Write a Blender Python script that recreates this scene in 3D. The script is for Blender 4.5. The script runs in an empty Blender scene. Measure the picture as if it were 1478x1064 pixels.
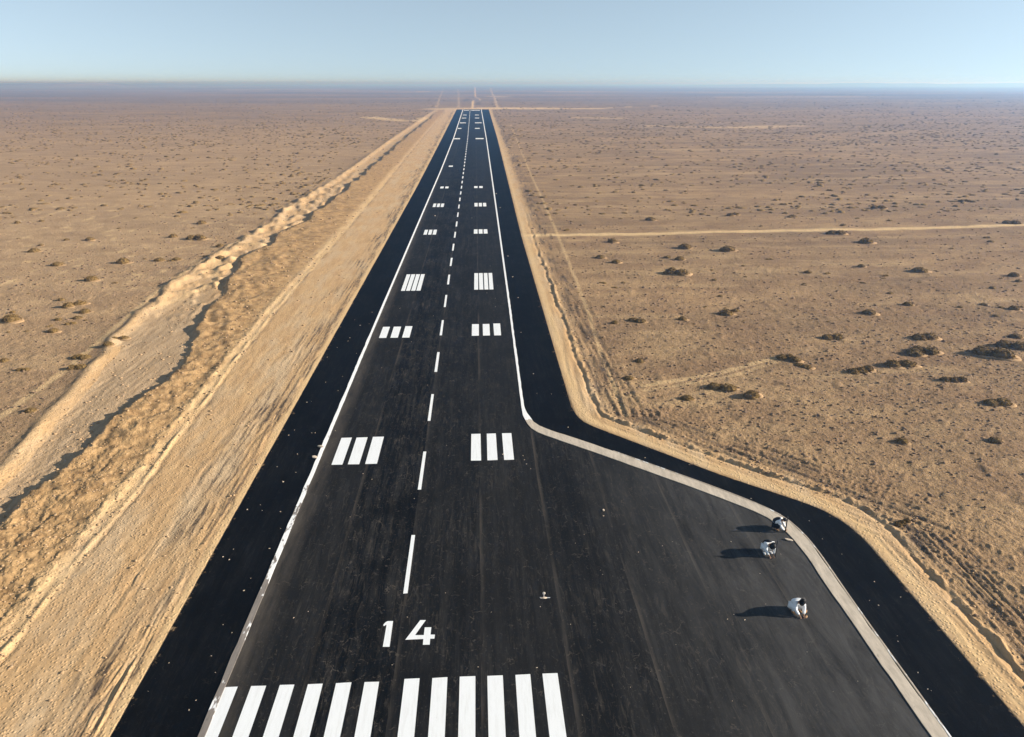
import bpy, bmesh, math, random
import numpy as np
from mathutils import Vector, Matrix

random.seed(7); rng = np.random.default_rng(7)
S = bpy.context.scene
COL = S.collection
R = math.radians

# ------------------------------------------------------------------ camera numbers (metres)
H = 21.0                      # drone height above the tarmac
F = 1025.0 / 1478.0           # focal length / image width
PITCH = math.atan(412 / 1025.0)
YAW = math.atan(53 / 1025.0 * math.cos(PITCH))

def at(px, py):
    """a spot on the ground seen at a place in the photograph (photo is 1478 wide)"""
    x = (px - 739) / 1025.0; y = (532 - py) / 1025.0
    fy = math.cos(PITCH) + y * math.sin(PITCH); fz = -math.sin(PITCH) + y * math.cos(PITCH)
    t = -H / fz; X = x * t; Y = fy * t
    c, s = math.cos(YAW), math.sin(YAW)
    return X * c + Y * s, -X * s + Y * c

def mpp(Y):                   # metres across one photo pixel at ground distance Y
    return (Y * math.cos(PITCH) + H * math.sin(PITCH)) / 1025.0

# ------------------------------------------------------------------ helpers
def tag(o, label=None, cat=None, group=None, kind=None):
    if label: o['label'] = label
    if cat: o['category'] = cat
    if group: o['group'] = group
    if kind: o['kind'] = kind
    return o

def mesh_obj(name, verts, faces, mat=None, parent=None, smooth=False):
    me = bpy.data.meshes.new(name)
    me.from_pydata([tuple(v) for v in verts], [], [tuple(f) for f in faces])
    me.update()
    if mat: me.materials.append(mat)
    if smooth: me.polygons.foreach_set('use_smooth', [True] * len(me.polygons))
    o = bpy.data.objects.new(name, me); COL.objects.link(o)
    if parent: o.parent = parent
    return o

def np_mesh(name, V, Fc, mat, smooth=False):
    """V (n,3), Fc (m,k) numpy -> object"""
    me = bpy.data.meshes.new(name)
    n, m, k = len(V), len(Fc), Fc.shape[1]
    me.vertices.add(n); me.vertices.foreach_set('co', V.astype(np.float32).ravel())
    me.loops.add(m * k); me.loops.foreach_set('vertex_index', Fc.astype(np.int32).ravel())
    me.polygons.add(m)
    me.polygons.foreach_set('loop_start', np.arange(0, m * k, k, dtype=np.int32))
    me.polygons.foreach_set('loop_total', np.full(m, k, dtype=np.int32))
    if smooth: me.polygons.foreach_set('use_smooth', np.ones(m, dtype=bool))
    me.update(calc_edges=True); me.validate()
    if mat: me.materials.append(mat)
    o = bpy.data.objects.new(name, me); COL.objects.link(o)
    return o

def empty(name, loc, rz=0):
    o = bpy.data.objects.new(name, None); COL.objects.link(o)
    o.location = loc; o.rotation_euler = (0, 0, rz); o.empty_display_size = .3
    return o

# gradient noise in numpy
_perm = np.random.default_rng(3).permutation(4096).astype(np.int64)
_ang = np.random.default_rng(4).uniform(0, 2 * np.pi, 4096)
_gx, _gy = np.cos(_ang), np.sin(_ang)
def perlin(x, y, seed=0):
    x = np.asarray(x, float) + seed * 17.31; y = np.asarray(y, float) + seed * 5.77
    xi = np.floor(x).astype(np.int64); yi = np.floor(y).astype(np.int64)
    xf = x - xi; yf = y - yi
    def gr(ix, iy, dx, dy):
        h = _perm[(_perm[ix & 4095] + iy) & 4095]
        return _gx[h] * dx + _gy[h] * dy
    u = xf * xf * xf * (xf * (xf * 6 - 15) + 10); v = yf * yf * yf * (yf * (yf * 6 - 15) + 10)
    a = gr(xi, yi, xf, yf); b = gr(xi + 1, yi, xf - 1, yf)
    c = gr(xi, yi + 1, xf, yf - 1); d = gr(xi + 1, yi + 1, xf - 1, yf - 1)
    return ((a + u * (b - a)) * (1 - v) + (c + u * (d - c)) * v) * 1.5

def ss(a, b, x):
    t = np.clip((x - a) / (b - a), 0, 1); return t * t * (3 - 2 * t)
def lam(sp, wl):              # fade a wavelength the mesh cannot carry
    return np.clip(1.6 - 3.0 * sp / wl, 0, 1)

# ------------------------------------------------------------------ plan of the airstrip
Y0, Y1 = -40.0, 650.0
def xl_sh(Y):   return np.interp(Y, [0, 160, 210, 304, 650], [-13.0, -13.1, -13.4, -14.0, -16.4])
def xl_ln(Y):   return np.interp(Y, [0, 62, 117, 192, 305, 650], [-9.9, -9.8, -9.6, -9.3, -9.3, -11.0])
def xr_ln(Y):   return np.interp(Y, [43, 75, 105, 158, 304, 617, 650], [2.9, 3.1, 3.25, 3.5, 4.1, 4.7, 4.8])
def xr_shf(Y):  return np.interp(Y, [43, 105, 158, 304, 617, 650], [6.3, 6.4, 7.0, 8.6, 10.9, 11.2])
def x_cl(Y):    return np.interp(Y, [0, 60, 117, 200, 304, 617, 650], [-3.5, -3.5, -3.4, -3.4, -3.5, -4.7, -4.8])
SH_R = [(18.85, -40), (18.85, 24), (18.9, 27.0), (18.85, 29.2), (18.3, 31.0), (17.0, 32.4), (14.0, 34.9), (11.2, 37.8),
        (8.3, 40.75), (7.0, 42.1), (6.5, 43.2), (6.3, 45.0), (6.25, 55), (6.3, 75), (6.4, 105), (7.0, 158), (8.6, 304), (10.9, 617), (11.2, 650)]
K_IN = [(15.36, -40), (15.36, 24.6), (15.46, 28.0), (15.28, 29.6), (14.78, 30.9), (12.97, 32.72), (9.87, 35.52), (6.95, 38.12), (4.25, 40.42), (3.45, 41.2), (3.05, 42.2), (2.85, 43.6)]
K_OUT = [(15.75, -40), (15.95, 21.7), (16.02, 25.5), (16.1, 28.0), (15.95, 29.7), (15.45, 31.2), (13.4, 33.4), (10.2, 36.3), (6.2, 39.9), (4.4, 41.3), (3.6, 42.2), (3.25, 43.4), (3.05, 44.6)]

def smooth_poly(P, n=3):
    P = [np.array(p, float) for p in P]
    for _ in range(n):
        Q = [P[0]]
        for a, b in zip(P[:-1], P[1:]):
            Q += [a * .75 + b * .25, a * .25 + b * .75]
        Q.append(P[-1]); P = Q
    return P

def sd_poly(X, Y, P, chunk=True):
    """distance to an open polyline, and side (+ right of travel)"""
    best = np.full(X.shape, 1e18); side = np.zeros(X.shape)
    for (ax, ay), (bx, by) in zip(P[:-1], P[1:]):
        dx, dy = bx - ax, by - ay; L2 = dx * dx + dy * dy + 1e-12
        t = np.clip(((X - ax) * dx + (Y - ay) * dy) / L2, 0, 1)
        ex = X - (ax + t * dx); ey = Y - (ay + t * dy)
        d = ex * ex + ey * ey; m = d < best
        best = np.where(m, d, best)
        side = np.where(m, np.sign(ex * dy - ey * dx), side)
    return np.sqrt(best), side

SH_Rs = [tuple(p) for p in smooth_poly(SH_R, 1)]

CREST = [(-24.4, 0), (-24.4, 31.5), (-24.6, 35.5), (-24.1, 39.9), (-24.3, 46.0), (-23.7, 51.6), (-24.5, 58.6), (-26.3, 64.3), (-27.4, 74.9), (-27.9, 82.3),
         (-29.9, 90), (-29.2, 104), (-27.8, 121), (-27.5, 154), (-28.1, 210), (-29.3, 326), (-29.5, 474), (-31, 640)]
BENCH = [(-19.2, 0), (-19.2, 23), (-19.3, 35), (-19.8, 48), (-20.5, 70), (-20.4, 95), (-20.6, 144), (-22.0, 270), (-23.5, 450), (-25, 640)]
GULL = [(-26.5, 20), (-27.6, 36.8), (-29.2, 45.7), (-30.3, 52.6), (-32.0, 60.7), (-32.8, 66), (-34.0, 89), (-33.3, 95), (-33.0, 115), (-33.8, 132), (-32.9, 186), (-33.9, 288), (-34.5, 640)]
def ip(P, Y): return np.interp(Y, [p[1] for p in P], [p[0] for p in P])

# strips of pale, driven or bare ground: points, half width, strength
PALE = [
    ([(6.6, 105.1), (21.8, 105.3), (38, 106.4), (54.4, 107), (71.8, 108.4), (87.4, 110.0), (130, 113)], 1.0, 1.0),
    ([(12.2, 48.2), (15.4, 49.3), (19.4, 50.9), (24.4, 53.6)], .32, .55),
    ([(12.0, 47.4), (15.6, 48.4), (19.8, 50.1), (24.8, 53.2)], .22, .4),
    ([(-32.4, 40), (-32.4, 44.7), (-32.7, 54.2), (-33.7, 64.7), (-34.6, 75), (-35, 91), (-33.5, 112)], .35, .6),
    ([(-33.6, 92), (-30, 80), (-32.4, 70)], .5, .5),
    ([(9.9, 43.2), (10.0, 53.6), (10.7, 66), (11.2, 80), (12.0, 110), (14, 210), (19, 420)], .22, .5),
    ([(-26, 657), (-4, 664), (11, 684), (30, 688), (47, 668), (75, 662), (108, 672)], 14, 1.0),
    ([(-26, 668), (62, 674)], 18, 1.0),
    ([(108, 668), (150, 720), (200, 760)], 5, .5),
    ([(-3, 680), (-3.1, 750), (-3.1, 993)], 2.6, 1.0),
    ([(-3.1, 993), (6, 1010), (5, 1100), (2, 1180), (-.4, 1240)], 2.2, .7),
    ([(-.4, 1230), (-.4, 1556), (-.4, 12500)], 3.2, .9),
    ([(-5, 1480), (5, 1480)], 25, .9),
    ([(-16, 700), (-22, 1000), (-35, 1600), (-70, 3000)], 3, .35),
    ([(-36, 700), (-60, 1300), (-110, 2600)], 3, .35),
    ([(20, 700), (28, 1100), (40, 1900), (70, 3500)], 3, .55),
    ([(-34, 1240), (-29, 1240)], 35, .7),
    ([(33, 1260), (40, 1240)], 30, .7),
    ([(-300, 2080), (-87, 2080)], 26, .8), ([(-160, 1900), (-60, 2000)], 14, .5),
    ([(-72, 506), (-47, 458), (-34, 448)], 6, .8), ([(-36, 448), (-33, 494)], 4, .7), ([(-66, 500), (-58, 470)], 5, .5),
    ([(94, 391), (117, 377), (168, 387)], 6, .6), ([(120, 372), (150, 374)], 4, .5), ([(70, 490), (90, 480)], 9, .5),
    ([(-800, 2600), (-300, 2650)], 50, .5), ([(200, 1900), (900, 2000)], 40, .4), ([(-2200, 5200), (-1700, 5200)], 600, .9),
    ([(-1500, 2300), (-900, 2300)], 45, .35), ([(400, 1200), (700, 1230)], 20, .3), ([(60, 250), (130, 246)], 3, .25), ([(20, 178), (70, 182)], 1.6, .25),
]
DARKP = [([(-13, 960), (-10, 1130)], 4, .7), ([(3, 780), (3, 880)], 3, .7), ([(-60, 860), (-45, 860)], 12, .4)]

def terrain(X, Y, sp):
    """height, and the soil masks: sand (graded verge), berm, pale (driven), dark (disturbed)"""
    X = np.asarray(X, float); Y = np.asarray(Y, float)
    dL = xl_sh(Y) - X
    dRr, sR = sd_poly(X, Y, SH_Rs); dR = dRr * sR
    inside_end = Y > Y1
    d = np.maximum(dL, dR); d = np.maximum(d, Y - Y1)
    off = ss(0.02, .5, d)
    wob = perlin(X * .8, Y * .8, 9)
    # plain -----------------------------------------------------------------
    z = .16 * perlin(X / 34, Y / 21, 1) * lam(sp, 25) + .09 * perlin(X / 9, Y / 5, 2) * lam(sp, 6)
    z += .05 * perlin(X / 2.3, Y / 1.5, 3) * lam(sp, 1.8) + .042 * perlin(X / .75, Y / .5, 4) * lam(sp, .6)
    z += .026 * perlin(X / .30, Y / .22, 5) * lam(sp, .24)
    hum = np.clip(perlin(X / 1.3, Y / .9, 6) - .35, 0, 1) * .16 * lam(sp, 1.2)
    z = z + hum
    z = z * ss(1.5, 5, d) * (1 - .0 * Y)
    z += 2.0 * perlin(X / 900, Y / 700, 8) * ss(700, 2500, np.hypot(X, Y))
    # left side --------------------------------------------------------------
    endf = 1 - ss(520, 640, Y)
    jit = (1.1 * perlin(Y / 9, Y * 0 + .5, 11) * (.35 + ss(50, 90, Y)) + .26 * perlin(Y / 2.2, Y * 0, 12) + .12 * perlin(Y / .8, X * 0, 13) * lam(sp, .7)
           + .09 * perlin(Y / .3, X * 0, 14) * lam(sp, .3))
    cx = ip(CREST, Y) + jit; bx = ip(BENCH, Y) + .12 * perlin(Y / 5, Y * 0, 15) + .05 * perlin(Y / .8, Y * 0, 16); gx = ip(GULL, Y) + .35 * perlin(Y / 4, Y * 0, 17)
    hc = (.17 + .26 * perlin(Y / 5, Y * 0, 18) + .16 * perlin(Y / 1.4, Y * 0, 19) + .09 * perlin(Y / .5, Y * 0, 29) * lam(sp, .5) + .14 * np.abs(perlin(Y / .33, Y * 0, 56)) * lam(sp, .33) + .07 * perlin(Y / .16, Y * 0, 57) * lam(sp, .18) + .36 * ss(60, 95, Y) * np.clip(.6 + perlin(Y / 8, Y * 0, 48), .2, 1.3)) * endf
    t = (bx - X) / (bx - cx)
    up = np.clip(t, 0, 1) ** .85
    rough = (.15 * perlin(X / 2.2, Y / 3.2, 20) * lam(sp, 2) + .11 * perlin(X / .8, Y / .8, 21) * lam(sp, .8) + .08 * np.abs(perlin(X / .42, Y / .42, 22)) * lam(sp, .35) + .035 * perlin(X / .2, Y / .2, 53) * lam(sp, .2))
    zl = hc * up + rough * ss(.05, .5, t) * (1 - ss(.95, 1.02, t))
    # little clods and a furrow along the foot of the bank
    bk = np.clip(.35 + perlin(X / .6, Y / 2.4, 26) * 1.2, 0, 1)
    zl += (.02 + .08 * bk) * np.exp(-((X - bx - .05) / .16) ** 2) * lam(sp, .6) * (t < 1)
    zl += .10 * np.clip(perlin(X / .35, Y / .5, 27), 0, 1) * np.exp(-((X - bx + .9) / .6) ** 2) * lam(sp, .4)
    zl -= .035 * bk * np.exp(-((X - bx - .38) / .10) ** 2) * lam(sp, .5)
    zl += .05 * np.exp(-((X - bx + .75) / .25) ** 2) * lam(sp, .8)
    drop = np.clip((cx - X) / (.40 + .3 * wob), 0, 1)
    floor = -.10 + .08 * perlin(X / 3.5, Y / 6, 23) + .05 * np.clip(.2 + perlin(X / 2, Y / 6, 58), 0, 1) * perlin((X - .10 * (Y - 40)) / .42, Y / 3.2, 24) * lam(sp, .5) + .03 * perlin(X / .3, Y / .4, 54) * lam(sp, .3)
    lump = np.clip(perlin(X / 1.7, Y / 2.6, 25) + .08 + .35 * perlin(X / .6, Y / .8, 55) * lam(sp, .7), 0, 1) * .6 * ss(58, 85, Y) * lam(sp, 2.5)
    floor = floor + lump * ss(.6, 1.6, cx - X)
    toe = np.where(X < cx, (1 - drop) * (hc + rough * .3) + drop * floor, zl)
    # far bank of the gully
    g = (X - gx)
    gl = (.16 + .10 * perlin(X / 2, Y / 3, 28)) * np.exp(-((g + .2) / .5) ** 2) + .10 * ss(1.6, .2, g)
    toe = np.where(X < cx, toe + (gl + .06 * ss(.9, -.4, g)) * ss(0, 1.0, cx - X) * endf, toe)
    gb = ss(-2.5, -.4, g)                       # 1 inside the earthworks, 0 out on the plain
    inl = (X < bx + 2) & (Y < 650)
    zL = np.where(X < bx + 1.5, toe * endf, 0) * gb + z * (1 - gb) * 1
    # graded verge ruts
    xw = X + .25 * perlin(X / 1.5, Y / 3.5, 36); gate = np.clip(.35 + 1.3 * perlin(X / 2.2, Y / 7, 37), 0, 1)
    rut = (.05 * perlin(xw * 3.4, Y * .35, 30) * lam(sp, .4) + .04 * perlin(xw * 8.5, Y * .9, 31) * lam(sp, .2)) * gate * ss(.1, .8, dL) * (1 - ss(2.2, 4.5, dL))
    rut += .012 * perlin(X * 2.2, Y * .5, 32) * lam(sp, .6) * ss(.5, 2, dL) + .014 * perlin(X / .5, Y / .6, 33) * lam(sp, .5)
    rut += .05 * np.exp(-((dL - .75 - .15 * perlin(Y / 4, Y * 0, 34)) / .12) ** 2) * np.clip(perlin(Y / 3, Y * 0, 35) + .4, 0, 1) * lam(sp, .5)
    left = (dL > 0) & (Y < 655)
    z = np.where(left, zL + rut * (X > bx - 1), z)
    # right side -------------------------------------------------------------
    rd = dR
    wr = 1.95 + .22 * perlin((X + Y) / 5, (X - Y) / 5, 40) + .07 * perlin(X / .6, Y / .6, 41)
    hw = np.clip(.05 + .16 * perlin(X / 1.1, Y / 1.1, 42) + .12 * perlin(X / .4, Y / .4, 46), 0, .3)
    ridge = hw * np.exp(-((rd - wr) / .15) ** 2)
    ridge -= .07 * np.exp(-((rd - wr + .25) / .13) ** 2)
    al = np.where(Y > 43, X, (X * .75 + Y * .65)); ac = np.where(Y > 43, Y, (X * .65 - Y * .75))
    st = np.where(Y < 29, 1, 0); al = np.where(st, X, al); ac = np.where(st, Y, ac)
    tr = (.05 * perlin(al * 3.2, ac * .2, 43) + .03 * perlin(al * 8, ac * .5, 44) * lam(sp, .25)) * lam(sp, .45)
    tz = tr * (ss(.3, .7, rd) * .55 + ss(2.2, 2.8, rd) * .9) * (1 - ss(3.8, 6.0, rd))
    lumps = np.clip(perlin(X / .24, Y / .24, 45) + .4 * perlin(X / .9, Y / .9, 47), 0, 1) * .075 * lam(sp, .3) * ss(1.8, 2.3, rd) * (1 - ss(4.5, 10, rd))
    right = (rd > 0) & (Y < 655)
    sp2 = lam(sp, 1.2)
    z = np.where(right, z * ss(1.2, 4, rd) + (ridge * sp2 + tz + lumps), z)
    # pavement bed ------------------------------------------------------------
    z = np.where(d < 0.02, -.05, z)
    z = np.where(d >= .02, z * ss(0.0, .7, d) - .012 + .01 * ss(0, .4, d), z)
    # masks -------------------------------------------------------------------
    n1 = perlin(X / 6, Y / 9, 50); n2 = perlin(X / 1.1, Y / 2.0, 51) * lam(sp, 1.2)
    sand = np.zeros_like(z)
    sL = left * ss(gx - 1.2, gx + 1.0, X + .5 * n1) * (1 - .35 * ss(45, 70, Y) * (X < cx) * np.clip(.5 + n2, 0, 1))
    sRt = right * (1 - ss(1.3, 3.4, rd + .6 * n1 + .4 * n2))
    sand = np.maximum(sL, sRt)
    berm = left * ss(-.02, .25, t) * (X > cx - .2) * (X < bx)
    grey = left * (X < cx) * (g > .8) * (1 - ss(62, 80, Y))
    pale = np.zeros_like(z); dark = np.zeros_like(z)
    for P, w, k in PALE:
        if min(p[1] for p in P) >= 655 and w < 9: w = w * .55
        xs = [p[0] for p in P]; ys = [p[1] for p in P]
        m = (X > min(xs) - 3 * w) & (X < max(xs) + 3 * w) & (Y > min(ys) - 3 * w) & (Y < max(ys) + 3 * w)
        if m.any():
            dd, _ = sd_poly(X[m], Y[m], P)
            wn = w * (1 + .35 * perlin(X[m] / (w * 3), Y[m] / (w * 3), 60))
            pale[m] = np.maximum(pale[m], k * (1 - ss(.55, 1.25, dd / wn)))
    for P, w, k in DARKP:
        xs = [p[0] for p in P]; ys = [p[1] for p in P]
        m = (X > min(xs) - 3 * w) & (X < max(xs) + 3 * w) & (Y > min(ys) - 3 * w) & (Y < max(ys) + 3 * w)
        if m.any():
            dd, _ = sd_poly(X[m], Y[m], P)
            dark[m] = np.maximum(dark[m], k * (1 - ss(.4, 1.3, dd / w)))
    # paler, broken line of sand along the bench edge
    bl = left * np.exp(-((X - bx + .5) / .55) ** 2) * np.clip(.55 + n2 + .5 * n1, 0, 1) * .8 + left * np.exp(-((X - bx - .1) / .22) ** 2) * .5
    pale = np.maximum(pale, bl * lam(sp, 3))
    pale = np.maximum(pale, left * (X < cx) * ss(.2, .55, lump) * .6)
    pale = np.maximum(pale, right * np.exp(-((rd - .55) / .35) ** 2) * .75)
    pale = np.maximum(pale, left * (np.abs(g + .1) < .9) * np.exp(-((g + .1) / .3) ** 2) * .25)
    # bitumen-dirtied tracks by the left shoulder
    xk = X + .05 * n2 + .06 * perlin(X / .9, Y / 1.6, 76)
    dk = left * 1.15 * ss(.0, .34, perlin(xk * 4.4, Y * .15, 70) + .65 * perlin(xk * 9, Y * .7, 71) * lam(sp, .22)) * ss(.2, .5, dL) * (1 - ss(1.5, 3.9, dL + 1.5 * n1)) * np.clip(.72 + 1.5 * perlin(X / 4, Y / 11, 73), 0, 1)
    dk = np.maximum(dk, right * np.clip(perlin(al * 2.0, ac * .25, 72) * 1.3 + .1, 0, 1) * ss(2.0, 2.5, rd) * (1 - ss(3.6, 5.6, rd + n1)) * 1.25)
    wd = 1 + Y / 170
    nn = np.clip(.55 + 1.2 * perlin(Y / 7, X * 0, 74) + .6 * perlin(Y / 1.7, X * 0, 75) * lam(sp, 1.5), 0, 1)
    dk = np.maximum(dk, left * nn * np.exp(-((dL - .55 * wd) / (.16 * wd)) ** 2) * ss(34, 60, Y))
    dk = np.maximum(dk, left * np.clip(nn - .1, 0, 1) * np.exp(-((X - bx - .36) / (.09 + Y / 1500)) ** 2) * .8)  # darker line along the furrow at the foot of the bank
    pale = np.maximum(pale, left * np.exp(-((dL - .15 * wd) / (.18 * wd)) ** 2) * .7)
    dark = np.maximum(dark, dk)
    road = np.zeros_like(z)
    return z, np.clip(sand, 0, 1), np.clip(berm, 0, 1), np.clip(pale, 0, 1), np.clip(dark, 0, 1), np.clip(grey, 0, 1)

def hz(x, y, sp=.3):
    return float(terrain(np.array([x]), np.array([y]), np.array([sp]))[0][0])
def hz_arr(x, y, sp=.3):
    return terrain(x, y, np.full(len(x), sp))[0]

# ------------------------------------------------------------------ materials
class NT:
    def __init__(s, name):
        s.m = bpy.data.materials.new(name); s.m.use_nodes = True; s.t = s.m.node_tree
        s.b = s.t.nodes['Principled BSDF']; s.out = s.t.nodes['Material Output']
        s.geo = s.t.nodes.new('ShaderNodeNewGeometry')
    def n(s, typ, **k):
        nd = s.t.nodes.new(typ)
        for a, v in k.items(): setattr(nd, a, v)
        return nd
    def l(s, a, b): s.t.links.new(a, b)
    def map(s, scale=(1, 1, 1), loc=(0, 0, 0), rot=(0, 0, 0), src=None):
        mp = s.n('ShaderNodeMapping'); mp.inputs['Scale'].default_value = scale; mp.inputs['Location'].default_value = loc
        mp.inputs['Rotation'].default_value = rot
        s.l(src or s.geo.outputs['Position'], mp.inputs['Vector']); return mp.outputs[0]
    def noise(s, vec, scale, detail=4, rough=.55, dist=0):
        nd = s.n('ShaderNodeTexNoise'); nd.inputs['Scale'].default_value = scale; nd.inputs['Detail'].default_value = detail
        nd.inputs['Roughness'].default_value = rough; nd.inputs['Distortion'].default_value = dist
        s.l(vec, nd.inputs['Vector']); return nd.outputs['Fac']
    def vor(s, vec, scale, feature='F1', out='Distance', rnd=1):
        nd = s.n('ShaderNodeTexVoronoi', feature=feature); nd.inputs['Scale'].default_value = scale; nd.inputs['Randomness'].default_value = rnd
        s.l(vec, nd.inputs['Vector']); return nd.outputs[out]
    def ramp(s, v, a, b, lo=0., hi=1.):
        nd = s.n('ShaderNodeMapRange'); nd.clamp = True
        for i, x in zip(('From Min', 'From Max', 'To Min', 'To Max'), (a, b, lo, hi)): nd.inputs[i].default_value = x
        s.l(v, nd.inputs['Value']); return nd.outputs[0]
    def mth(s, op, a, b=None):
        nd = s.n('ShaderNodeMath', operation=op)
        for i, x in enumerate((a, b)):
            if x is None: continue
            if isinstance(x, (int, float)): nd.inputs[i].default_value = x
            else: s.l(x, nd.inputs[i])
        return nd.outputs[0]
    def mix(s, f, a, b, typ='MIX'):
        nd = s.n('ShaderNodeMix', data_type='RGBA', blend_type=typ)
        for i, x in ((0, f), (6, a), (7, b)):
            if isinstance(x, (int, float)): nd.inputs[i].default_value = x
            elif isinstance(x, tuple): nd.inputs[i].default_value = (*x, 1)
            else: s.l(x, nd.inputs[i])
        return nd.outputs[2]
    def attr(s, name):
        nd = s.n('ShaderNodeAttribute', attribute_name=name); return nd.outputs['Fac']
    def bump(s, h, dist, strength=1, prev=None):
        nd = s.n('ShaderNodeBump'); nd.inputs['Distance'].default_value = dist; nd.inputs['Strength'].default_value = strength
        s.l(h, nd.inputs['Height'])
        if prev is not None: s.l(prev, nd.inputs['Normal'])
        return nd.outputs[0]
    def done(s, col, rough=.9, spec=.2, nrm=None):
        if isinstance(col, tuple): s.b.inputs['Base Color'].default_value = (*col, 1)
        else: s.l(col, s.b.inputs['Base Color'])
        if isinstance(rough, (int, float)): s.b.inputs['Roughness'].default_value = rough
        else: s.l(rough, s.b.inputs['Roughness'])
        s.b.inputs['Specular IOR Level'].default_value = spec
        if nrm is not None: s.l(nrm, s.b.inputs['Normal'])
        return s.m

def mat_ground():
    m = NT('desert_soil'); P = m.geo.outputs['Position']
    big = m.noise(m.map((1 / 60, 1 / 26, 1)), 1, 7, .62)
    med = m.noise(m.map((1 / 7, 1 / 4, 1)), 1, 6, .65)
    fin = m.noise(P, 2.2, 6, .7)
    spk = m.noise(P, 11, 3, .6)
    streak = m.noise(m.map((1 / 55, 1 / 6, 1)), 1, 8, .68)
    c = m.mix(m.ramp(big, .40, .60), (.238, .155, .084), (.392, .252, .128))
    c = m.mix(m.ramp(streak, .49, .61, 0, .8), c, (.44, .295, .152))
    c = m.mix(m.ramp(med, .40, .58, .7, 0), c, (.235, .142, .076))
    far = m.noise(m.map((1 / 900, 1 / 260, 1)), 1, 6, .65)
    yy = m.n('ShaderNodeSeparateXYZ'); m.l(P, yy.inputs[0])
    farm = m.ramp(yy.outputs[1], 250, 1100)
    c = m.mix(m.mth('MULTIPLY', farm, m.ramp(far, .38, .60, .1, .95)), c, (.15, .112, .088))
    c = m.mix(m.ramp(spk, .50, .64, 0, .6), c, (.13, .08, .048))
    c = m.mix(m.ramp(fin, .53, .70, 0, .45), c, (.46, .295, .152))
    c = m.mix(m.mth('MULTIPLY', m.ramp(yy.outputs[0], -45, -15, .6, 0), m.ramp(yy.outputs[1], 130, 520, 1, 0)), c, m.mix(m.ramp(med, .3, .7), (.36, .235, .13), (.50, .335, .19)))  # left plain painted lighter, imitating grains seen on their sunlit sides
    # graded sand
    sw = m.noise(m.map((1.7, .22, 1)), 1, 6, .65)
    sf = m.noise(m.map((6, 1.6, 3)), 1, 5, .65)
    sc = m.mix(m.ramp(sw, .32, .68), (.43, .265, .128), (.60, .39, .196))
    sc = m.mix(m.ramp(m.noise(m.map((.55, .12, 1)), 1, 7, .65), .45, .62, 0, .8), sc, (.53, .385, .235))
    sc = m.mix(m.ramp(m.noise(m.map((3.2, .5, 1)), 1, 7, .75, .6), .56, .68, 0, .55), sc, (.21, .135, .075))
    sc = m.mix(m.ramp(sf, .52, .75, 0, .45), sc, (.30, .185, .092))
    sc = m.mix(m.ramp(med, .45, .7, 0, .4), sc, (.47, .285, .14))
    smask = m.mth('MULTIPLY', m.attr('sand'), m.ramp(fin, .2, .5, .75, 1.0))
    c = m.mix(smask, c, sc)
    # bank
    bn = m.noise(m.map((1.1, 1.1, 1.1)), 1, 7, .7)
    bc = m.mix(m.ramp(bn, .35, .65), (.24, .142, .064), (.50, .315, .148))
    bc = m.mix(m.ramp(spk, .5, .7, 0, .5), bc, (.19, .12, .06))
    c = m.mix(m.attr('berm'), c, bc)
    gc = m.mix(m.ramp(m.noise(m.map((2.2, .35, 1), rot=(0, 0, R(8))), 1, 6, .65), .35, .68), (.33, .222, .125), (.48, .335, .20))
    c = m.mix(m.attr('grey'), c, gc)
    pm = m.mth('MULTIPLY', m.attr('pale'), m.ramp(m.noise(P, 1.3, 5, .65), .25, .55, .45, 1))
    c = m.mix(pm, c, (.64, .44, .225))
    dm = m.mth('MULTIPLY', m.attr('dark'), m.ramp(m.noise(m.map((5, .9, 1)), 1, 8, .75, .8), .36, .54))
    c = m.mix(dm, c, (.085, .062, .045))
    b1 = m.bump(m.noise(P, 3.0, 7, .68), .16, 1.0)
    m.l(m.ramp(m.attr('sand'), 0, 1, 1.0, .24), b1.node.inputs['Strength'])
    cell = m.vor(P, 6.5)
    b2 = m.bump(m.ramp(cell, .0, .45, 1, 0), .04, .6, b1)
    return m.done(c, .95, .08, b2)

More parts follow.
